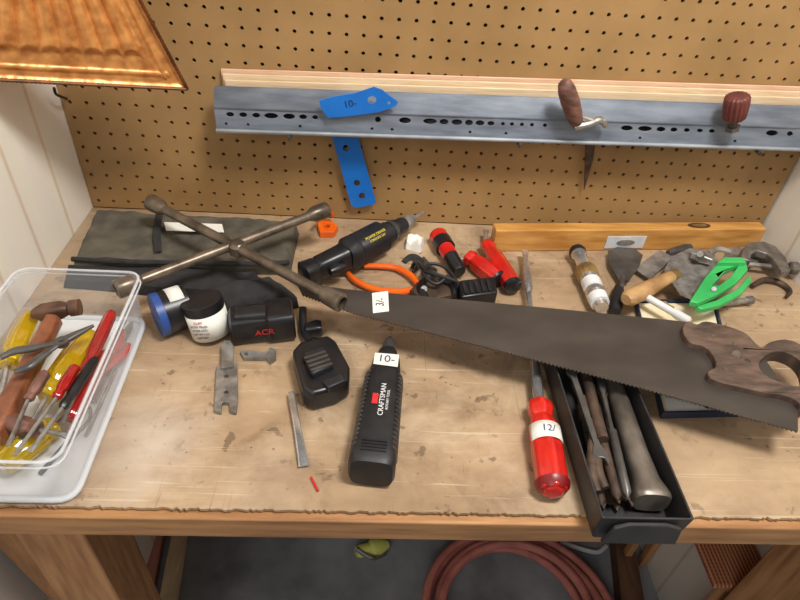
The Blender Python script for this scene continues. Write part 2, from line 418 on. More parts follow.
ctr_=mk('copper_tray',(v,f),m_copper,solid=.0015,ang=70,label='copper-coloured ribbed metal tray hanging in corner above workbench',cat='tray')
mk('beaded_rim',tube([cpt(1,i/60)+nT*.009 for i in range(61)]+[cpt(1-i/90,1)+nT*.009 for i in range(1,91)],[.0021+.0006*(i%2) for i in range(151)],8),m_copperd,ctr_)
mk('pegboard_hook',tube([W(66,100,0)+Vector((0,.004,0)),W(62,97,-.02),W(56,94,-.035),W(54,88,-.04)],.0022,8,curve=True),m_black,label='bent black wire hook in the pegboard',cat='hook')
# ---------------------------------------------------------------- rail on pegboard
XA=W(214,109,-.044).x; XB=.728
def rl(Y,vL,vR,x,uL=214):
    a=W(uL,vL,Y);b=W(800,vR,Y); t=(x-a.x)/(b.x-a.x); return Vector((x,Y,a.z+(b.z-a.z)*t))
def strip(lines,nseg=1):
    v=[];f=[]
    for (Y,a,b) in lines: v+= [rl(Y,a,b,XA),rl(Y,a,b,XB)]
    for i in range(len(lines)-1): f.append((2*i,2*i+1,2*i+3,2*i+2))
    return v,f
fr=thing('metal_fence_rail','long blue-grey perforated metal rail mounted along pegboard','metal rail',rl(-.03,132,150,.24))
mk('flange',strip([(-.024,86,106),(-.027,88,108),(-.043,106.5,127),(-.044,109,129)]),m_rail,fr,solid=.0015,ang=20)
hl=[(230,4,2.6),(243,4,2.6),(256,4,2.6),(271,7,3),(289,6,3),(303,4,2.6),(315,3,2.3),(378,3,3),(405,6,3.2),(430,7,3),(444,4.5,3),(457,5.5,3),(469,4,3),(480,4.5,2.8),(491,3.5,2.4),(503,2,2),(512,2,2),(522,2,2),(532,2,2),(545,2,2),(627,6,2.8),(645,7,2.8),(661,4.5,2.6),(674,3.5,2.4),(687,3,2.2),(700,3,2),(712,3,2),(772,6,3),(790,3,2.6)]
holes=[]
for (u,a,b) in hl: holes.append([W(x,y,-.044) for x,y in ell(u,114.5+(u-230)*.0345,a,b,14,.03)])
for u in (226,248,300,372,392,470,506,640,735): holes.append([W(x,y,-.044) for x,y in ell(u,124+(u-230)*.034,1.6,1.6,8)])
mk('face_plate',plate([rl(-.044,109,129,XA),rl(-.044,109,129,XB),rl(-.044,129,148,XB),rl(-.044,129,148,XA)],Vector((0,.002,0)),holes),m_rail,fr,smooth=False)
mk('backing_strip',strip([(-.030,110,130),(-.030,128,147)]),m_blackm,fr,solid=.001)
mk('bottom_lip',strip([(-.044,128.5,147.5),(-.050,129.5,149),(-.050,132.5,151.5)]),m_raild,fr,solid=.0015)
for k,(Y,a,b,mt,lb) in enumerate(((-.006,69,87,m_sticka,'thin pinkish wooden yardstick behind the metal rail'),(-.012,74,92,m_stick,'thin pale wooden yardstick behind the metal rail'),(-.018,80,98,m_stick,'thin pale wooden yardstick behind the metal rail'))):
    x0=W(222,80,Y).x; v=[]
    for x in (x0+k*.002,XB-.002):
        for (yy,va,vb) in ((Y,a,b),(Y,a+18,b+18)):
            p=rl(yy,va,vb,x); v+=[p,p+Vector((0,.004,0))]
    mk('yardstick',(v,[(0,1,3,2),(4,6,7,5),(0,4,5,1),(2,3,7,6),(0,2,6,4),(1,5,7,3)]),mt,bevel=.0006,label=lb,cat='yardstick',group='yardsticks stacked behind the rail')
for u in (290,520,765):
    p=rl(-.05,133,152,W(u,140,-.05).x); p.z-=.004
    mk('pegboard_hook',tube([Vector((p.x,.005,p.z)),Vector((p.x,-.03,p.z)),Vector((p.x,-.054,p.z)),Vector((p.x,-.057,p.z+.006))],.0022,8,curve=True),m_dark,label='small metal peg hook supporting the rail',cat='hook',group='peg hooks under the rail')
t1=mk('plastic_template',plate([W(u,v,-.053) for u,v in((319,101),(332,97),(356,93),(374,87),(382,90),(398,102),(396,106),(380,112),(352,116),(328,118),(321,108))],Vector((0,.002,0)),[[W(x,y,-.053) for x,y in ell(372,100,4.5,4,12)],[W(x,y,-.053) for x,y in ell(389,103,1.6,1.6,8)]]),m_blue,smooth=False,label='bright blue flat plastic template resting on metal rail',cat='template')
text('10-',W(350,104,-.0535),W(360,101,-.053)-W(340,105,-.053),Vector((.2,0,1)),.015,m_bink,t1)
mk('plastic_template',plate([W(u,v,-.012) for u,v in((328,126),(354,126),(358,137),(376,202),(373,205),(355,208),(351,205),(333,140))],Vector((0,.002,0)),[[W(x,y,-.012) for x,y in ell(a,b,3.2,3.2,12)] for a,b in((346,148),(357,183),(362,196))]),m_blue,smooth=False,label='bright blue plastic strip with round holes hanging behind rail',cat='template')
aw=thing('hand_awl','rusty awl with worn reddish wooden handle hanging on rail','awl',W(584,190,-.012))
mk('handle',lathe(W(564,81,-.066),W(577,124,-.058),[(0,.006),(.05,.010),(.2,.0130),(.45,.0140),(.75,.0125),(.95,.010),(1,.008)]),m_rwood,aw)
mk('bracket',[tube([W(574,127,-.06),W(588,124,-.06),W(600,120,-.058),W(606,126,-.056)],[.007,.006,.006,.004],10,curve=True),tube([W(578,116,-.06),W(596,122,-.058),W(604,120,-.058)],.0045,10)],m_steel,aw)
mk('spike',tube([W(590,142,-.018),W(589,160,-.014),W(584,190,-.01)],[.009,.007,.0008],10,flat=.4),m_rust,aw)
kn=thing('clamp_knob','dark red grooved wooden knob with bolt on metal rail','knob',W(735,128,-.06))
mk('knob',lathe(W(738,95,-.062),W(734,119,-.06),[(0,.012),(.05,.0165),(.1,.0180),(.35,.0185),(.6,.0180),(.9,.0170),(1,.014)],fl=.09,nf=16,seg=96),m_knob,kn)
mk('bolt',[lathe(W(734,119,-.06),W(732,130,-.058),[(0,.006),(1,.006)]),lathe(W(733,126,-.058),W(732.5,130,-.058),[(0,.011),(1,.011)],seg=6)],m_dark,kn)
# ---------------------------------------------------------------- level
lv=thing('spirit_level','worn ochre wooden spirit level standing against the pegboard','spirit level',P(622,248))
A=P(492,252,0);B=P(756,249,0); dx=(B-A).normalized(); ny_=Vector((-dx.y,dx.x,0)); LW=.024;LH=.044
yb=(B+ny_*LW).y
if yb>-.002: A.y-=yb+.002; B.y-=yb+.002
def lp(s,t,z): return A+(B-A)*s+ny_*t+Z*z
fp=[lp(0,0,LH),lp(1,0,LH),lp(1,LW,LH),lp(0,LW,LH)]
def lell(s,t,a,b,z=LH): return [lp(s,t,z)+dx*(a*cos(k*pi/8))+ny_*(b*sin(k*pi/8)) for k in range(16)]
mk('body',plate(fp,Vector((0,0,-LH+.0005))),m_level,lv,smooth=False,bevel=.002)
mk('vial_recess',plate(lell(.75,.012,.022,.0085,LH+.0006),Vector((0,0,-.003))),M('dark_recess_wood',(88,56,34),(70,44,28),20,.5),lv)
mk('vial',plate(lell(.75,.012,.014,.0045,LH+.0012),Vector((0,0,-.003))),m_brass,lv)
mk('vial_plate',plate([lp(s,-.0004,z) for s,z in((.405,.006),(.55,.006),(.55,.031),(.405,.031))],Vector((0,-.0012,0))),M('pale_metal',(214,216,218),(194,198,202),40,.5,.1),lv,bevel=.0004)
def fel(s,z,a,b,y): return [lp(s,y,z)+dx*(a*cos(k*pi/8))+Z*(b*sin(k*pi/8)) for k in range(16)]
mk('vial',plate(fel(.478,.0185,.017,.006,-.0018),Vector((0,-.0008,0))),m_dull,lv)
mk('end_plate',plate([lp(1.0005,t,z) for t,z in((.002,.003),(LW-.002,.003),(LW-.002,LH-.002),(.002,LH-.002))],Vector((.001,0,0))),m_chrome,lv)
# ---------------------------------------------------------------- canvas roll
cb=thing('canvas_tool_roll','flat folded olive-grey canvas tool roll near pegboard','tool roll',P(180,240))
mk('body',cloth([(94,207),(299,221),(289,262),(70,260)],.026,edge=.03,amp=.007,seed=2,nx=70,ny=36),m_canvas,cb)
mk('flap',cloth([(64,262),(262,270),(205,292),(60,280)],.016,edge=.05,amp=.006,seed=8),m_canvas2,cb)
mk('edge_binding',tube([P(72,259,.024),P(130,262,.026),P(200,263,.027),P(262,264,.026),P(289,262,.022)],.004,8,curve=True),m_canvas2,cb)
mk('strap',tube([P(160,211,.030),P(157,230,.034),P(158,252,.032)],.006,8,flat=.25,curve=True),m_canvas2,cb)
mk('paper_label',plate([P(u,v,.035) for u,v in((164,222),(222,224),(224,232),(190,231),(166,230))],Vector((0,0,-.001))),m_paper,cb)
# ---------------------------------------------------------------- lug wrench
lw=thing('lug_wrench','four-way cross-shaped bronzed steel lug wrench on canvas roll','lug wrench',P(235,250))
a0,a1=P(156,205,.075),P(334,299,.074); b0,b1=P(126,286,.068),P(320,212,.078)
mk('bar',tube([a0,a1],.0075,14),m_wrench,lw); mk('bar',tube([b0,b1],.0075,14),m_wrench,lw)
def sock(c,d,mt=m_wrench):
    d=d.normalized(); mk('socket',lathe(c-d*.022,c+d*.014,[(0,.0078),(.3,.0125),(.9,.0135),(.97,.0128),(1,.009),(.8,.0085)]),mt,lw)
sock(a0,a0-a1);sock(a1,a1-a0);sock(b0,b0-b1);sock(b1,b1-b0)
ctr=(P(238,248,.073)); mk('hub',lathe(ctr-Z*.012,ctr+Z*.010,[(0,.008),(.2,.013),(.8,.013),(1,.008)]),m_wrench,lw)
# ---------------------------------------------------------------- cans
def can(nm,lb,ct_,A,B,r,m1,m2,t1=.25):
    e=thing(nm,lb,ct_,Vector((A.x,A.y,T)))
    mk('lid',lathe(A,A+(B-A)*t1,[(0,r*.9),(.01,r*.97),(.08,r*1.03),(.95,r*1.03),(1,r)],seg=40),m1,e)
    mk('body',lathe(A+(B-A)*t1,B,[(0,r),(.98,r),(1,r*.94)],seg=40),m2,e)
    return e
def band(A,B,r,t0,t1,a0,a1,up=Z,n=14):
    d=(B-A); dn=d.normalized(); s=dn.cross(up).normalized(); u=s.cross(dn); v=[];f=[]
    for t in (t0,t1):
        for k in range(n+1):
            a=a0+(a1-a0)*k/n; v.append(A+d*t+s*(cos(a)*r)+u*(sin(a)*r))
    for k in range(n): f.append((k,k+1,n+2+k,n+1+k))
    return v,f
A=P(155,316,.031);B=P(188,305,.031)
e=can('lidded_can','short black can with blue lid lying on its side','can',A,B,.030,m_bluelid,m_black)
mk('paper_label',band(A,B,.0308,.45,.88,radians(60),radians(150)),m_paper,e,solid=.0003)
jb=P(209,347,0)+Vector((0,.025,0)); A=jb+Z*.058+Vector((-.010,.008,0));B=jb+Z*.004
e=can('jar','tilted round jar with black lid and white printed label','jar',A,B,.0268,m_black,m_black,t1=.25)
jd=(B-A).normalized()
mk('paper_label',band(A,B,.0273,.28,.96,0,2*pi,Vector((0,1,0)),40),m_paper,e,solid=.0003)
jf=Vector((-.1,-1,0)); jf=(jf-jd*jf.dot(jd)).normalized(); jx=jf.cross(jd).normalized()
if jx.x<0: jx=-jx
for i,(s,t_) in enumerate((('CLAY',.38),('BODY FILLER',.49),('STORE COOL',.60),('NET WT 4 OZ',.71),('KEEP DRY',.82))):
    text(s,A+(B-A)*t_+jf*.0279,jx,-jd,(.005,.004,.0036,.0036,.0036)[i],m_ink if i else m_redink,e)
hs=mk('tool_holster',cloth([(200,288),(270,272),(300,292),(228,304)],.03,amp=.006,seed=5),m_canvas2,label='black fabric tool holster lying on bench',cat='holster')
A=P(230,326,.022);B=P(294,318,.024)
bc=thing('cordless_tool_battery','chunky black battery pack with red lettering','battery pack',P(258,322))
mk('body',loft(A,B,[(0,.016,.018,4),(.04,.021,.022,5),(.55,.021,.022,5),(.6,.025,.024,5),(.97,.025,.024,5),(1,.022,.02,5)],seg=40),m_black,bc)
mk('terminal',loft(A+Vector((.01,.0,.02)),A+Vector((.05,.005,.022)),[(0,.012,.008,4),(1,.012,.008,4)]),m_blackm,bc)
sd=(B-A).normalized(); 
text('ACR',A+(B-A)*.52+sd.cross(Z)*.0262+Z*.004,sd,Z,.013,m_redink,bc)
# ---------------------------------------------------------------- cordless screwdriver
cd=thing('cordless_screwdriver','black cordless screwdriver with yellow lettering','power screwdriver',P(350,255))
A=P(302,276,.028);B=P(345,256,.034);Cc=P(404,224,.034);D=P(424,212,.034)
mk('handle',loft(A,B,[(0,.012,.014,3),(.05,.018,.02,3),(.3,.0165,.0185,3),(.34,.015,.017,3),(.38,.0165,.0185,3),(.9,.018,.02,3),(1,.019,.021,3)]),m_black,cd)
mk('body',loft(B,Cc,[(0,.019,.019,3),(.06,.0245,.0245,3),(.14,.0245,.0245,3),(.16,.0225,.0225,3),(.18,.0240,.0240,3),(.60,.0235,.0235,3),(.63,.0195,.0195),(.70,.0195,.0195),(.72,.0165,.0165),(.84,.0165,.0165),(.86,.014,.014),(.96,.014,.014),(1,.012,.012)],seg=36),m_blackm,cd)
mk('chuck',lathe(Cc,Cc+(D-Cc)*.45,[(0,.011),(.5,.012),(1,.008)]),m_steel,cd)
mk('driver_bit',lathe(Cc+(D-Cc)*.45,D,[(0,.0035),(.9,.0035),(1,.002)],seg=6),m_steel,cd)
sd=(Cc-B).normalized(); ud=(Z-sd*Z.dot(sd)).normalized(); fd=sd.cross(ud)
nn=(ud*.80+fd*.6).normalized(); yy=nn.cross(sd)
text('POWER DRIVER',B+(Cc-B)*.38+nn*.0286+yy*.003,sd,yy,.0062,m_yink,cd)
text('CORDLESS 3.6V',B+(Cc-B)*.38+nn*.0286-yy*.0035,sd,yy,.0050,m_yink,cd)
mk('trigger',loft(P(330,272,.034),P(345,266,.034),[(0,.006,.006),(.5,.009,.009),(1,.006,.006)]),m_black,cd)
mk('grip_band',lathe(B+(Cc-B)*.74,B+(Cc-B)*.80,[(0,.0178),(1,.0178)]),m_dark,cd)
oc=[P(u,v,.012) for u,v in((317,222),(322,219),(330,219),(338,226),(334,232),(320,232))]
mk('plastic_clip',[plate(oc,Vector((0,0,-.0115)),[[P(x,y,.012) for x,y in ell(327,226,3,2)]]),tube([P(316,221,.03),P(322,213,.034),P(330,212,.034),P(333,217,.02)],.0035,8,curve=True)],m_orange,bevel=.001,label='small orange plastic clip near the pegboard',cat='clip')
sn=thing('snips','tin snips with slim bright orange handles','snips',P(400,282))
mk('handle',tube([P(416,289,.008),P(398,292,.008),P(374,289,.008),P(356,281,.008),P(348,273,.008)],[.005,.0055,.005,.0048,.004],10,curve=True),m_orange,sn)
mk('handle',tube([P(418,284,.010),P(410,275,.010),P(396,268,.008),P(380,266,.008),P(364,266,.008)],[.005,.0055,.005,.0048,.004],10,curve=True),m_orange,sn)
mk('blade',plate([P(u,v,.014) for u,v in((410,290),(418,281),(436,280),(452,287),(455,294),(436,298),(420,296))],Vector((0,0,-.008))),m_rust,sn,bevel=.001)
mk('pivot',lathe(P(424,289,.013),P(424,289,.018),[(0,.006),(1,.005)]),m_steel,sn)
mk('paper_tag',cloth([(408,232),(426,236),(422,248),(405,243)],.012,amp=.01,sc=60,nx=10,ny=8),m_paper,label='crumpled small white paper tag on bench',cat='tag')
mk('cloth_strap',tube([P(404,262,.003),P(412,256,.006),P(420,262,.010),P(414,272,.014)],[.005,.006,.006,.005],8,flat=.3,curve=True),m_canvas2,label='short black fabric strap among the tools',cat='strap')
rb=thing('pocket_torch','small red and black pocket torch on bench','torch',P(446,252))
A=P(437,234,.016);B=P(460,272,.016)
mk('body',loft(A,B,[(0,.01,.01),(.03,.015,.015),(.3,.0155,.0155),(.34,.0125,.0125),(.95,.012,.012),(1,.009,.009)]),m_black,rb)
mk('grip_ring',lathe(A+(B-A)*.05,A+(B-A)*.62,[(0,.0162),(.45,.0162),(.55,.0135),(1,.0132)]),m_red,rb)
mk('stripe',lathe(A+(B-A)*.2,A+(B-A)*.4,[(0,.0168),(1,.0168)]),m_black,rb)
def pliers(nm,lb,piv,tip,h1,h2,z,mh,mg,k=1.0,bend=.18,cat_='pliers',**kw):
    e=thing(nm,lb,cat_,Vector((P(*piv).x,P(*piv).y,T+max(0,z-.012))),**kw)
    pv_=P(*piv,z); tp=P(*tip,z); d=(tp-pv_); dn=d.normalized(); s=dn.cross(Z)
    mk('jaw',[loft(pv_-s*.001*k,tp-s*.001,[(0,.009*k,.005*k,3),(.35,.0075*k,.0055*k,3),(1,.0022*k,.003*k,3)])],mh,e)
    mk('pivot',lathe(pv_-Z*.006*k,pv_+Z*.0075*k,[(0,.011*k),(.75,.0115*k),(.8,.005*k),(1,.0045*k)]),mh,e)
    for i,h in enumerate((h1,h2)):
        hp=P(*h,z); m=(pv_+hp)/2; sg=1 if (hp-pv_).dot(s)>0 else -1
        m=m+s*sg*(hp-pv_).length*bend; q=pv_+(m-pv_)*.45
        mk('shank',tube([pv_,q,m],[.005*k,.005*k,.0045*k],10,curve=True,flat=.8),mh,e)
        mk('grip',tube([q+(m-q)*.2,m,(m+hp)/2+s*sg*.004,hp],[.006*k,.0078*k,.0078*k,.005*k],12,curve=True,flat=.8),mg,e)
    return e
pliers('pliers','black-handled pliers lying in tool cluster',(430,272),(424,258),(454,296),(428,300),.012,m_dark,m_black)
cbx=thing('adapter_box','small black plastic adapter box on bench','adapter',P(478,292))
mk('body',pp([(459,280),(495,276),(498,292),(462,297)],.03,.0295),m_black,cbx,bevel=.003)
mk('ridge',[pp([(462+i*6,282-i*.7),(465+i*6,281.6-i*.7),(468+i*6,293-i*.7),(465+i*6,293.4-i*.7)],.0325,.0025) for i in range(5)],m_blackm,cbx)
mk('power_cord',tube([P(458,282,.026),P(440,276,.032),P(424,270,.034),P(416,262,.02),P(412,268,.006)],.0032,8,curve=True),m_black,cbx)
mk('power_cord',tube([P(460,286,.024),P(446,268,.03),P(430,264,.032),P(424,274,.03),P(436,284,.026),P(448,276,.03)],.0028,8,curve=True),m_blackm,cbx)
def driver(nm,lb,tip,m,end,z,rs,rh,mh,ms=m_chrome,cat_='screwdriver',fl=.12,zt=None,ze=None,cap=None,**kw):
    zt=z if zt is None else zt; ze=z if ze is None else ze
    A=P(*tip,zt);Mi=P(*m,z);B=P(*end,ze)
    e=thing(nm,lb,cat_,Vector((Mi.x,Mi.y,T+max(0,z-rh))),**kw)
    L=(Mi-A).length; 
    mk('shaft',loft(A,Mi,[(0,rs*1.3,rs*.25,4),(min(.12,.01/L),rs*1.3,rs*.6,4),(min(.25,.02/L),rs,rs),(1,rs,rs)],seg=16),ms,e)
    mk('handle',loft(Mi,B,[(0,rh*.6,rh*.6),(.04,rh*.82,rh*.82),(.12,rh*.85,rh*.85),(.2,rh*.68,rh*.68),(.3,rh*.95,rh*.95),(.6,rh,rh),(.9,rh*.95,rh*.95),(.97,rh*.8,rh*.8),(1,rh*.5,rh*.5)],seg=48,fl=fl),mh,e)
    if cap: mk('end_cap',lathe(Mi+(B-Mi)*.93,Mi+(B-Mi)*1.01,[(0,rh*.99),(.6,rh*.9),(1,rh*.5)]),cap,e)
    return e
driver('screwdriver','short red screwdriver with black collar',(455,262),(468,256),(500,281),.015,.003,.0165,m_red,cap=m_black)
driver('screwdriver','red screwdriver with black end in tool cluster',(486,230),(486,243),(514,288),.018,.004,.0155,m_red,cap=m_black)
e=driver('ratchet_screwdriver','long steel shafted ratchet screwdriver with red handle',(525,250),(539,402),(554,494),.02,.0042,.0195,m_red,fl=.1)
A=P(539,402,.02);B=P(554,494,.02)
mk('collar',lathe(P(533,352,.02),A,[(0,.005),(.05,.0068),(.9,.0068),(1,.008)]),m_chrome,e)
mk('ratchet_sleeve',lathe(P(526.5,268,.02),P(529,292,.02),[(0,.0048),(.2,.0068),(.8,.0068),(1,.005)]),m_chrome,e)
mk('end_cap',lathe(A+(B-A)*.9,A+(B-A)*.985,[(0,.02),(.4,.019),(1,.013)]),M('deep_red',(130,20,22),(110,16,18),20,.35),e)
mk('price_tag',band(A,B,.0200,.34,.52,radians(20),radians(165)),m_paper,e,solid=.0003)
dd=(B-A).normalized(); sx=dd.cross(Z).normalized()
text('12/',A+(B-A)*.43+(sx.cross(dd))*.0205,Vector((1,-.1,0)),Vector((.1,1,0)),.013,m_bink,e)
# ---------------------------------------------------------------- bracket, key, chisel
mk('latch_bracket',[pp([(216,366),(237,362),(238,398),(236,412),(230,411),(229,402),(222,402),(221,412),(214,410)],.007,.0065,[ell(226,376,2.2,2),ell(226,392,2.2,2)]),pp([(221,345),(225,340),(230,340),(234,346),(233,366),(221,368)],.012,.006)],m_dull,bevel=.0012,smooth=False,label='dull grey steel latch bracket lying on bench',cat='bracket')
mk('small_wrench',[pp([(240,351),(248,350),(258,352),(268,352),(270,347),(276,350),(276,358),(270,362),(266,358),(256,358),(244,358)],.006,.0055,[ell(246,354,2.2,1.8)])],m_steel,bevel=.001,smooth=False,label='small bright steel wing wrench on bench',cat='wrench')
mk('cold_chisel',loft(P(291,393,.006),P(304,466,.004),[(0,.0035,.0035,4),(.04,.0045,.0045,5),(.55,.0045,.0045,5),(.78,.0055,.004,5),(1,.0062,.0006,6)]),m_chrome,label='slim bright steel cold chisel lying on bench',cat='chisel')
mk('crayon_stub',tube([P(311,477,.002),P(318,491,.002)],.0014,8),m_redink,label='tiny red crayon stub on bench',cat='crayon')
# ---------------------------------------------------------------- black adapter
ad=thing('power_adapter','black plastic power adapter with short thick cord','power adapter',P(320,370))
mk('body',pp([(292,350),(300,341),(328,334),(336,340),(350,366),(349,380),(335,388),(312,394),(303,389),(298,372)],.034,.0335),m_black,ad,bevel=.005,seg=3)
mk('clip',pp([(302,352),(324,345),(334,364),(312,374)],.044,.012),m_blackm,ad,bevel=.003)
mk('clip',pp([(322,380),(342,372),(346,380),(328,388)],.04,.01),m_blackm,ad,bevel=.002)
mk('ridge',[pp([(304+i*2.2,357+i*4),(325+i*2.2,350+i*4),(326+i*2.2,352+i*4),(305+i*2.2,359+i*4)],.0455,.0015) for i in range(4)],m_dark,ad)
mk('plug',loft(P(306,330,.012),P(322,328,.014),[(0,.008,.008,4),(.7,.011,.011,4),(1,.009,.009,4)]),m_black,ad)
mk('power_cord',tube([P(303,308,.02),P(303,322,.012),P(304,332,.01),P(310,342,.014)],.0055,10,curve=True),m_blackm,ad)
# ---------------------------------------------------------------- rotary tool
rt=thing('rotary_tool','black rotary tool with white price tag and lettering','rotary tool',P(375,420))
A=P(390,338,.022);B=P(371,474,.026)
mk('body',loft(A,B,[(.12,.0105,.0105,2.2),(.14,.0125,.0125,2.3),(.185,.0130,.0130,2.3),(.195,.0165,.016,2.5),(.25,.0185,.018,2.7),(.34,.0205,.0195,3),(.36,.0220,.0205,3.2),(.7,.024,.0225,3.4),(.9,.0258,.024,3.8),(.975,.0262,.0245,4),(1,.0235,.022,4)],seg=48),m_blackm,rt)
mk('collet',lathe(A,A+(B-A)*.125,[(0,.0035),(.2,.0045),(.22,.0065),(.5,.0070),(.52,.0088),(1,.0095)]),m_dark,rt)
dd=(B-A).normalized(); sx=dd.cross(Z).normalized(); ux=sx.cross(dd)
for s in (-1,1):
    mk('side_grip',[tube([A+(B-A)*t+sx*s*(.0185+.004*(t-.4))+ux*(.0190+.004*(t-.4)),A+(B-A)*(t+.003)+sx*s*(.0212+.004*(t-.4))+ux*.0155,A+(B-A)*(t+.006)+sx*s*(.0228+.0045*(t-.4))+ux*.009,A+(B-A)*(t+.008)+sx*s*(.0236+.0045*(t-.4))-ux*.006],.0016,6) for t in [.38+.03*i for i in range(18)]],m_dark,rt)
sg=1 if sx.x>0 else -1
xr=sx*sg; yr=-dd
tc_=A+(B-A)*.285+ux*.0205
mk('price_tag',plate([tc_+xr*a+yr*b for a,b in((-.0155,.0095),(.0155,.0105),(.0155,-.0115),(-.0155,-.0105))],ux*.0006),m_paper,rt)
text('10-',tc_+ux*.0010,xr,yr,.017,m_bink,rt)
text('CRAFTSMAN',A+(B-A)*.60+ux*.0238+xr*.002,-dd,-xr,.0088,m_wink,rt)
text('ROTARY TOOL',A+(B-A)*.60+ux*.0238+xr*.0085,-dd,-xr,.0045,m_wink,rt)
bo=A+(B-A)*.60+ux*.0230-xr*.0065
mk('logo_badge',plate([bo+xr*a+yr*b for a,b in((-.0035,.008),(.0035,.008),(.0035,-.008),(-.0035,-.008))],ux*.0008),m_redink,rt)
mk('vent_ridge',[obox(A+(B-A)*t+ux*.0242-sx*.014,A+(B-A)*t+ux*.0242+sx*.014,.0015,.0014,up=ux) for t in (.88,.9,.92,.94)],m_black,rt)
# ---------------------------------------------------------------- steel tray and contents
NL=P(592,538,0);NR=P(674,536,0); NR.y=NL.y
ln=.30
c4=[NL,NR,NR+Vector((.0,ln,0)),NL+Vector((-.002,ln,0))]
ty=thing('steel_tool_tray','long dark steel tool tray overhanging the bench edge','tool tray',(NL+NR)/2+Vector((0,ln/2,0)))
mk('body',openbox(c4,T+.001,.044,.0025,.003,.003),m_trayst,ty,bevel=.0008)
mk('end_handle',[plate([Vector((x,NL.y-.0035,T+z)) for x,z in ((NL.x+.006,.004),(NR.x-.004,.004),(NR.x-.008,.034),((NL.x+NR.x)/2+.02,.041),((NL.x+NR.x)/2-.02,.041),(NL.x+.012,.034))],Vector((0,-.005,0)))],m_trayst,ty,bevel=.0015)
A=P(606,362,.022);B=P(652,503,.025)
mk('steel_stake',loft(A,B,[(0,.0105,.0105,2.4),(.1,.0115,.0115,2.4),(.7,.0135,.013,2.4),(.88,.0155,.0145,2.6),(.96,.0205,.017,3),(.985,.021,.017,3),(1,.019,.0155,3)],seg=32),m_stakes,label='heavy rounded grey-brown steel bar lying in the tray',cat='bar')
def spanner(lb,a,b,z,k=1,mt=m_rust):
    A=P(*a,z);B=P(*b,z+.006);d=(B-A).normalized();s=d.cross(Z)
    o=[]
    for q,x,y in ((A,.0,.011),(A,-.012,.012),(A,-.020,.007),(A,-.010,.004),(A,-.008,-.003),(A,-.018,-.009),(A,-.010,-.013),(A,.002,-.011),(A,.016,-.005),(B,-.016,-.005),(B,-.004,-.010),(B,.008,-.009),(B,.014,0),(B,.008,.009),(B,-.004,.010),(B,-.016,.005),(A,.016,.005)):
        o.append(q+d*x*k+s*y*k)
    h=[B+d*.003*k+d*(.005*k*cos(i*pi/4))+s*(.005*k*sin(i*pi/4)) for i in range(8)]
    mk('spanner',plate(o[::-1],Vector((0,0,-.005)),[h]),mt,smooth=False,bevel=.0008,label=lb,cat='spanner',group='old spanners in the steel tray')
spanner('old rusty open-ended spanner lying in steel tray',(608,496),(578,384),.012,.9)
spanner('old rusty open-ended spanner lying in steel tray',(624,492),(602,388),.022,.85)
pliers('pliers','old rusty pliers lying in steel tray',(592,424),(584,396),(606,488),(598,492),.034,m_rust,m_rust,.85,.03)
spanner('old dark spanner lying in steel tray',(600,452),(572,370),.040,.75,m_dark)
def bit(a,b,z,r,lb,mt):
    A=P(*a,z);B=P(*b,z)
    mk('auger_bit',[loft(A,B,[(0,r*.5,r*.5,4),(.03,r,r,4),(.16,r,r,4),(.2,r*.6,r*.6),(.5,r*.6,r*.6),(.52,r*1.1,r*1.1),(.96,r*1.1,r*1.1),(1,r*.2,r*.2)],seg=16)],mt,label=lb,cat='drill bit',group='rusty auger bits in the tray')
bit((590,392),(618,500),.030,.0052,'rigid rusty auger bit lying in the tray',m_rust)
bit((598,372),(628,498),.034,.0048,'rigid dark auger bit lying in the tray',m_dark)
bit((580,404),(602,506),.016,.0050,'rigid rusty auger bit lying in the tray',m_rust)
mk('pipe_length',tube([P(584,366,.036),P(594,408,.038),P(603,440,.040)],[.007,.007,.007],12),m_rust,label='straight rusty rod lying in the steel tray',cat='rod')
# ---------------------------------------------------------------- blue box + contents
q=[P(660,419,0),P(738,417,0),P(712,306,0),P(634,306,0)]
bb=thing('shallow_box','shallow dark blue cardboard box with cream lining','box',P(686,360))
mk('body',openbox(q,T+.0005,.013,.0025,.001,.002),m_navy,bb)
mk('paper_lining',plate(inset([Vector((p.x,p.y,T+.009)) for p in q],.004),Vector((0,0,-.005))),m_cream,bb)
mk('label_panel',plate([P(u,v,.0097) for u,v in((668,412),(728,410),(724,396),(664,398))],Vector((0,0,-.0005))),m_paper,bb)
A=P(636,291,.034);B=P(690,322,.034)
mk('plastic_tube',loft(A,B,[(0,.004,.004),(.03,.0055,.0055),(.7,.0055,.0055),(.75,.007,.007),(.97,.007,.007),(1,.004,.004)]),m_white,label='slim white plastic tube lying across blue box',cat='tube')
# ---------------------------------------------------------------- handsaw
sw=thing('handsaw','old wide handsaw with tarnished blade and dark wooden handle','handsaw',P(560,345,.05))
SZ=.058
top=[(297,284),(304,283),(345,289),(420,296),(560,309),(690,322)]
lowm=[(798,431),(640,387),(500,350),(410,327),(352,312),(302,294)]
lw_=[P(u,v,SZ) for u,v in lowm]; pts=[]
for i in range(len(lw_)-1):
    a,b=lw_[i],lw_[i+1]; L=(b-a).length; n=int(L/.0048); d=(b-a)/n; s=Vector((d.y,-d.x,0)).normalized()
    s=-s if s.y>0 else s
    for k in range(n):
        pts.append(a+d*k); pts.append(a+d*(k+.35)+s*.0028)
pts.append(lw_[-1])
out=[P(u,v,SZ) for u,v in top]+[P(760,352,SZ),P(798,405,SZ)]+pts
mk('blade',plate(out,Vector((0,0,-.0014)),[[P(x,y,SZ) for x,y in ell(308,289,1.2)]]),m_saw,sw,smooth=False)
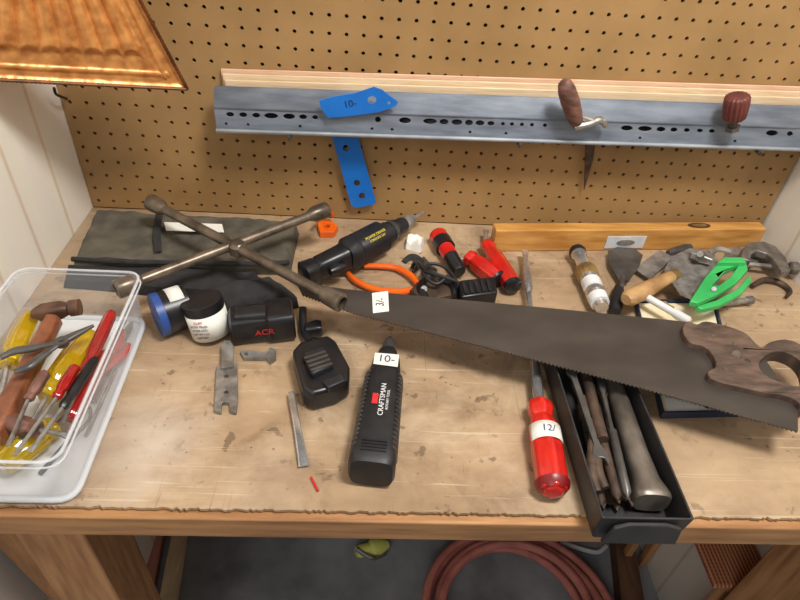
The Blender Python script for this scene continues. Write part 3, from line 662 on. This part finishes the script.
ho=[(683,327),(688,321),(697,324),(706,321),(728,326),(746,333),(755,342),(762,347),(770,342),(786,339),(802,345),(816,358),(822,382),(816,400),(806,408),(799,403),(795,399),(780,394),(764,392),(742,387),(724,383),(711,378),(708,371),(716,366),(713,355),(704,346),(692,343),(685,336)]
hole=[(764,357),(776,351),(791,354),(803,364),(807,378),(800,386),(782,382),(768,376),(759,366)]
def smooth2d(px,n=3):
    q=[Vector((a,b,0)) for a,b in px]; L=len(q); o=[]
    for i in range(L):
        p0,p1,p2,p3=q[i-1],q[i],q[(i+1)%L],q[(i+2)%L]
        for k in range(n):
            t=k/n; p=.5*((2*p1)+(p2-p0)*t+(2*p0-5*p1+4*p2-p3)*t*t+(3*p1-p0-3*p2+p3)*t**3); o.append((p.x,p.y))
    return o
mk('handle',plate([P(u,v,SZ+.009) for u,v in smooth2d(ho)],Vector((0,0,-.020)),[[P(u,v,SZ+.009) for u,v in smooth2d(hole)]]),m_sawh,sw,smooth=True,bevel=.0045,seg=3,ang=60)
for (u,v) in ((714,336),(735,343),(748,360),(726,369)):
    p=P(u,v,SZ+.0100); mk('bolt',lathe(p-Z*.003,p,[(0,.0034),(.8,.0034),(1,.0028)]),m_wrench,sw)
mk('medallion',lathe(P(736,355,SZ+.008),P(736,355,SZ+.0102),[(0,.0062),(.8,.0062),(1,.0052)]),m_wrench,sw)
mk('price_tag',pp([(372,293),(388,291),(389,311),(373,313)],SZ+.0008,.0006),m_paper,sw)
text('3/-',P(380.5,302,SZ+.0012),Vector((.08,1,0)),Vector((-1,.08,0)),.016,m_ink,sw)
# ---------------------------------------------------------------- spout, trowels
sp=thing('hose_fitting','chrome hose fitting with white plastic bands','hose fitting',P(592,280))
A=P(577,251,.02);B=P(602,308,.02)
mk('body',lathe(A,B,[(0,.008),(.02,.0125),(.1,.013),(.14,.010),(.3,.0105),(.34,.015),(.5,.0165),(.56,.014),(.7,.0135),(.74,.016),(.8,.016),(.9,.012),(1,.010)]),m_chrome,sp)
mk('threaded_collar',lathe(A+(B-A)*.35,A+(B-A)*.52,[(0,.0165),(.1,.0175),(.9,.0175),(1,.0165)],fl=.06,nf=16,seg=64),m_brass,sp)
mk('rubber_ring',lathe(A-(B-A)*.02,A+(B-A)*.06,[(0,.0125),(.5,.0145),(1,.0135)]),m_blackm,sp)
mk('plastic_band',lathe(A+(B-A)*.57,A+(B-A)*.7,[(0,.0155),(1,.0155)]),m_white,sp)
mk('plastic_band',lathe(A+(B-A)*.82,A+(B-A)*.93,[(0,.0155),(1,.0145)]),m_white,sp)
tr=thing('pointing_trowel','dark steel pointing trowel with short black handle','trowel',P(625,270))
mk('blade',pp([(608,251),(617,247),(634,248),(643,255),(639,267),(629,281),(620,281),(610,265)],.014,.0018),m_dark,tr,smooth=False)
mk('shank',tube([P(624,277,.014),P(622,284,.018),P(621,290,.012)],.004,8,curve=True),m_dark,tr)
mk('handle',lathe(P(619,287,.011),P(615,312,.011),[(0,.007),(.3,.010),(.7,.0105),(1,.008)]),m_blackm,tr)
tr=thing('putty_knife','wide grey putty knife with tan wooden handle','putty knife',P(670,282))
A=P(626,300,.036);B=P(674,275,.034)
mk('handle',loft(A,B,[(0,.009,.008),(.06,.0135,.011),(.3,.0145,.012),(.7,.011,.010),(.95,.010,.009),(1,.008,.007)]),m_hwood,tr)
mk('blade',pp([(664,270),(672,256),(690,248),(712,252),(722,266),(718,290),(702,303),(680,294)],.033,.002),m_dull,tr,smooth=False)
mk('ferrule',lathe(A+(B-A)*.93,A+(B-A)*1.04,[(0,.0105),(1,.0095)]),m_brass,tr)
tr=thing('margin_trowel','narrow grey trowel lying flat beneath other tools','trowel',P(665,262))
mk('blade',pp([(634,268),(660,250),(674,257),(650,279)],.012,.0018),m_dull,tr,smooth=False)
mk('handle',lathe(P(668,253,.012),P(690,247,.012),[(0,.005),(.15,.007),(.7,.008),(1,.006)]),m_dark,tr)
tr=thing('wide_scraper','broad grey steel scraper blade lying near clamp','scraper',P(735,256))
mk('blade',pp([(722,262),(730,247),(760,246),(764,258),(744,270)],.012,.0018),m_dull,tr,smooth=False)
mk('handle',lathe(P(760,254,.010),P(782,262,.010),[(0,.006),(.2,.008),(.8,.008),(1,.006)]),m_blackm,tr)
mk('socket_bar',lathe(P(700,306,.010),P(752,300,.010),[(0,.0085),(.25,.0085),(.27,.005),(.9,.005),(.92,.007),(1,.007)]),m_steel,label='short steel socket extension bar on bench',cat='socket bar')
mk('wing_nut',[lathe(P(664,305,.0005),P(664,305,.012),[(0,.007),(1,.006)]),tube([P(655,300,.010),P(664,305,.008),P(673,309,.010)],[.004,.005,.004],8)],m_brass,label='small brass wing nut among the tools',cat='wing nut')
e=thing('pipe_bracket','small grey metal pipe bracket with square lug','bracket',P(704,256))
mk('body',[loft(P(692,253,.044),P(712,260,.044),[(0,.009,.006,5),(.5,.011,.008,5),(1,.009,.006,5)]),tube([P(708,254,.046),P(718,249,.048),P(730,252,.045)],[.006,.005,.005],10,curve=True)],m_steel,e)
mk('knob',lathe(P(701,256,.050),P(700,254,.058),[(0,.005),(.5,.006),(1,.005)]),m_steel,e)
gc=thing('plastic_clamp','flat angular pointed bright green plastic spring clamp','clamp',P(718,282))
mk('jaw',pp([(690,301),(706,276),(720,260),(746,261),(748,270),(736,283),(716,295),(698,303)],.056,.009,[[(712,285),(726,270),(738,266),(730,277),(718,286)]]),m_green,gc,bevel=.0015)
mk('jaw',pp([(696,306),(716,300),(738,288),(750,274),(752,281),(742,293),(720,305),(702,309)],.046,.009),m_green,gc,bevel=.0015)
mk('lever',pp([(718,262),(724,257),(742,257),(747,262)],.064,.012),m_green,gc,bevel=.0015)
mk('pivot',lathe(P(714,289,.038),P(714,289,.060),[(0,.0035),(1,.0035)]),m_steel,gc)
cc=thing('bench_clamp','old grey metal clamp with screw and round knob','clamp',P(765,262))
mk('frame',plate([P(u,v,.034) for u,v in((742,258),(742,249),(750,242),(764,241),(776,246),(786,257),(791,270),(782,272),(775,261),(767,253),(757,250),(751,254),(751,261))],Vector((0,0,-.014))),m_grey,cc,bevel=.002)
mk('screw',tube([P(746,264,.018),P(792,268,.022)],.0042,10),m_steel,cc)
mk('knob',lathe(P(788,268,.022),P(799,268,.024),[(0,.007),(.2,.011),(.8,.011),(1,.007)],fl=.1,nf=10,seg=40),m_grey,cc)
mk('pad',lathe(P(741,264,.016),P(748,264,.017),[(0,.007),(.6,.009),(1,.006)]),m_steel,cc)
mk('iron_hook',tube([P(752,286,.006),P(764,280,.006),P(780,283,.006),P(790,291,.006),P(786,297,.006)],[.004,.005,.005,.004,.0025],10,curve=True),m_rust,label='curved rusty iron hook lying on bench',cat='hook')
# ---------------------------------------------------------------- clear bin + contents
FR=P(76,503,0);BR=P(147,322,0); wv=Vector((-.158,.0,0)); 
c4=[FR+wv,FR,BR,BR+Vector((-.145,0,0))]
bn=thing('clear_plastic_bin','clear plastic storage bin full of hand tools','storage bin',(FR+BR)/2+wv/2)
mk('body',openbox(c4,T+.0005,.082,.0018,.006,.020),m_clear,bn,ang=50)
cc4=[Vector((p.x,p.y,T+.004)) for p in c4]
mk('base',plate(roundp(inset(cc4,.003),.018),Vector((0,0,-.0010))),m_white,bn)
rim=roundp(inset([p+Z*.079 for p in cc4],-.0075),.020)
mk('rim',tube(rim,.0018,8,flat=.7,closed=True),m_rimc,bn)
mk('rim_flange',tube(roundp(inset([p+Z*.071 for p in cc4],-.0085),.020),.0012,8,flat=.7,closed=True),m_rimc,bn)
mk('foot',tube(roundp(inset([p+Z*.001 for p in cc4],.001),.019),.0042,10,closed=True),m_frost,bn)
G='hand tools in the clear bin'
driver('screwdriver','screwdriver with large translucent yellow handle in clear bin',(-2,412),(8,366),(32,316),.050,.003,.0150,m_amber,group=G)
driver('screwdriver','screwdriver with large translucent yellow handle in clear bin',(22,440),(46,398),(92,334),.040,.003,.0175,m_amber,group=G)
driver('screwdriver','screwdriver with large translucent yellow handle in clear bin',(84,392),(56,424),(-2,466),.024,.003,.0165,m_amber,group=G)
driver('screwdriver','screwdriver with translucent red handle in clear bin',(124,320),(108,352),(70,420),.036,.003,.0105,m_cred,ms=m_steel,group=G)
driver('screwdriver','slim screwdriver with translucent red handle in clear bin',(62,424),(84,372),(112,312),.060,.0022,.008,m_cred,ms=m_steel,group=G)
hm=thing('hammer','old hammer with long orange-brown wooden handle in clear bin','hammer',P(40,360,.03))
mk('handle',loft(P(-8,440,.046),P(54,320,.068),[(0,.012,.014,3),(.1,.014,.016,3),(.4,.0105,.012,3),(1,.009,.011,3)]),M('red_brown_wood',(150,88,54),(100,56,36),24,.4,0,.3,(2,2,6),8,coat=.3),hm)
mk('head',loft(P(32,314,.070),P(80,307,.074),[(0,.006,.004,4),(.2,.010,.009,4),(.6,.010,.010,4),(.75,.008,.008),(.8,.0105,.0105),(1,.0105,.0105)]),M('rusty_hammer_head',(122,88,68),(80,56,44),30,.5,.3,.4),hm)
pliers('pliers','dark steel pliers lying in clear bin',(62,342),(94,326),(0,358),(14,372),.084,m_dark,m_dark,.65,.05,group=G)
pliers('pliers','pliers with bright red grips lying in clear bin',(88,384),(74,408),(122,330),(128,344),.022,m_dark,m_red,.75,.04,group=G)
driver('screwdriver','screwdriver with reddish wooden handle in clear bin',(70,436),(40,430),(-4,420),.050,.003,.0115,m_rwood,ms=m_steel,group=G)
mk('file',loft(P(92,402,.010),P(132,322,.010),[(0,.006,.002,5),(.9,.005,.002,5),(1,.002,.001,5)]),m_steel,label='flat steel file lying in clear bin',cat='file')
driver('screwdriver','thin screwdriver with black handle in clear bin',(30,452),(62,408),(96,358),.066,.0022,.0060,m_black,ms=m_steel,group=G)
driver('screwdriver','long thin screwdriver with red handle in clear bin',(14,456),(56,398),(76,366),.074,.002,.0065,m_cred,ms=m_steel,group=G)
driver('screwdriver','thin screwdriver with dark wooden handle in clear bin',(8,446),(28,400),(46,372),.078,.002,.0065,m_rwood,ms=m_steel,group=G)
mk('drill_bit',tube([P(40,474,.008),P(76,432,.008)],.0028,8),m_dark,label='dark steel drill bit lying in clear bin',cat='drill bit')
mk('allen_key',tube([P(60,450,.008),P(86,424,.008),P(91,412,.008),P(87,404,.008)],.002,6,curve=True),m_dark,label='small dark hex key lying in clear bin',cat='hex key')
mk('steel_rod',tube([P(86,436,.010),P(116,370,.010)],.0025,8),m_steel,label='thin bright steel rod lying in clear bin',cat='rod')
# ---------------------------------------------------------------- lights / camera / world
def area(nm,loc,tgt,size,en,col=(1,1,1)):
    l=bpy.data.lights.new(nm,'AREA'); l.energy=en; l.size=size; l.color=col
    o=bpy.data.objects.new(nm,l); o.location=loc; o.rotation_euler=(Vector(tgt)-Vector(loc)).to_track_quat('-Z','Y').to_euler(); COL.objects.link(o)
area('ceiling_light',(.42,-.72,2.35),(.15,-.35,.85),.32,25,(1,.975,.94))
area('room_light',(-.6,-2.3,2.3),(0,-.2,.5),1.2,13,(1,.99,.97))
w=bpy.data.worlds.new('w'); S.world=w; w.use_nodes=True
w.node_tree.nodes['Background'].inputs[0].default_value=(.95,.97,1,1); w.node_tree.nodes['Background'].inputs[1].default_value=.21
cam=bpy.data.cameras.new('cam'); cam.lens=27; cam.sensor_width=36; cam.clip_start=.01
co=bpy.data.objects.new('camera',cam); COL.objects.link(co); S.camera=co
m=Matrix((RT,UP,-FW)).transposed().to_4x4(); m.translation=CAM; co.matrix_world=m
S.view_settings.view_transform='Standard'
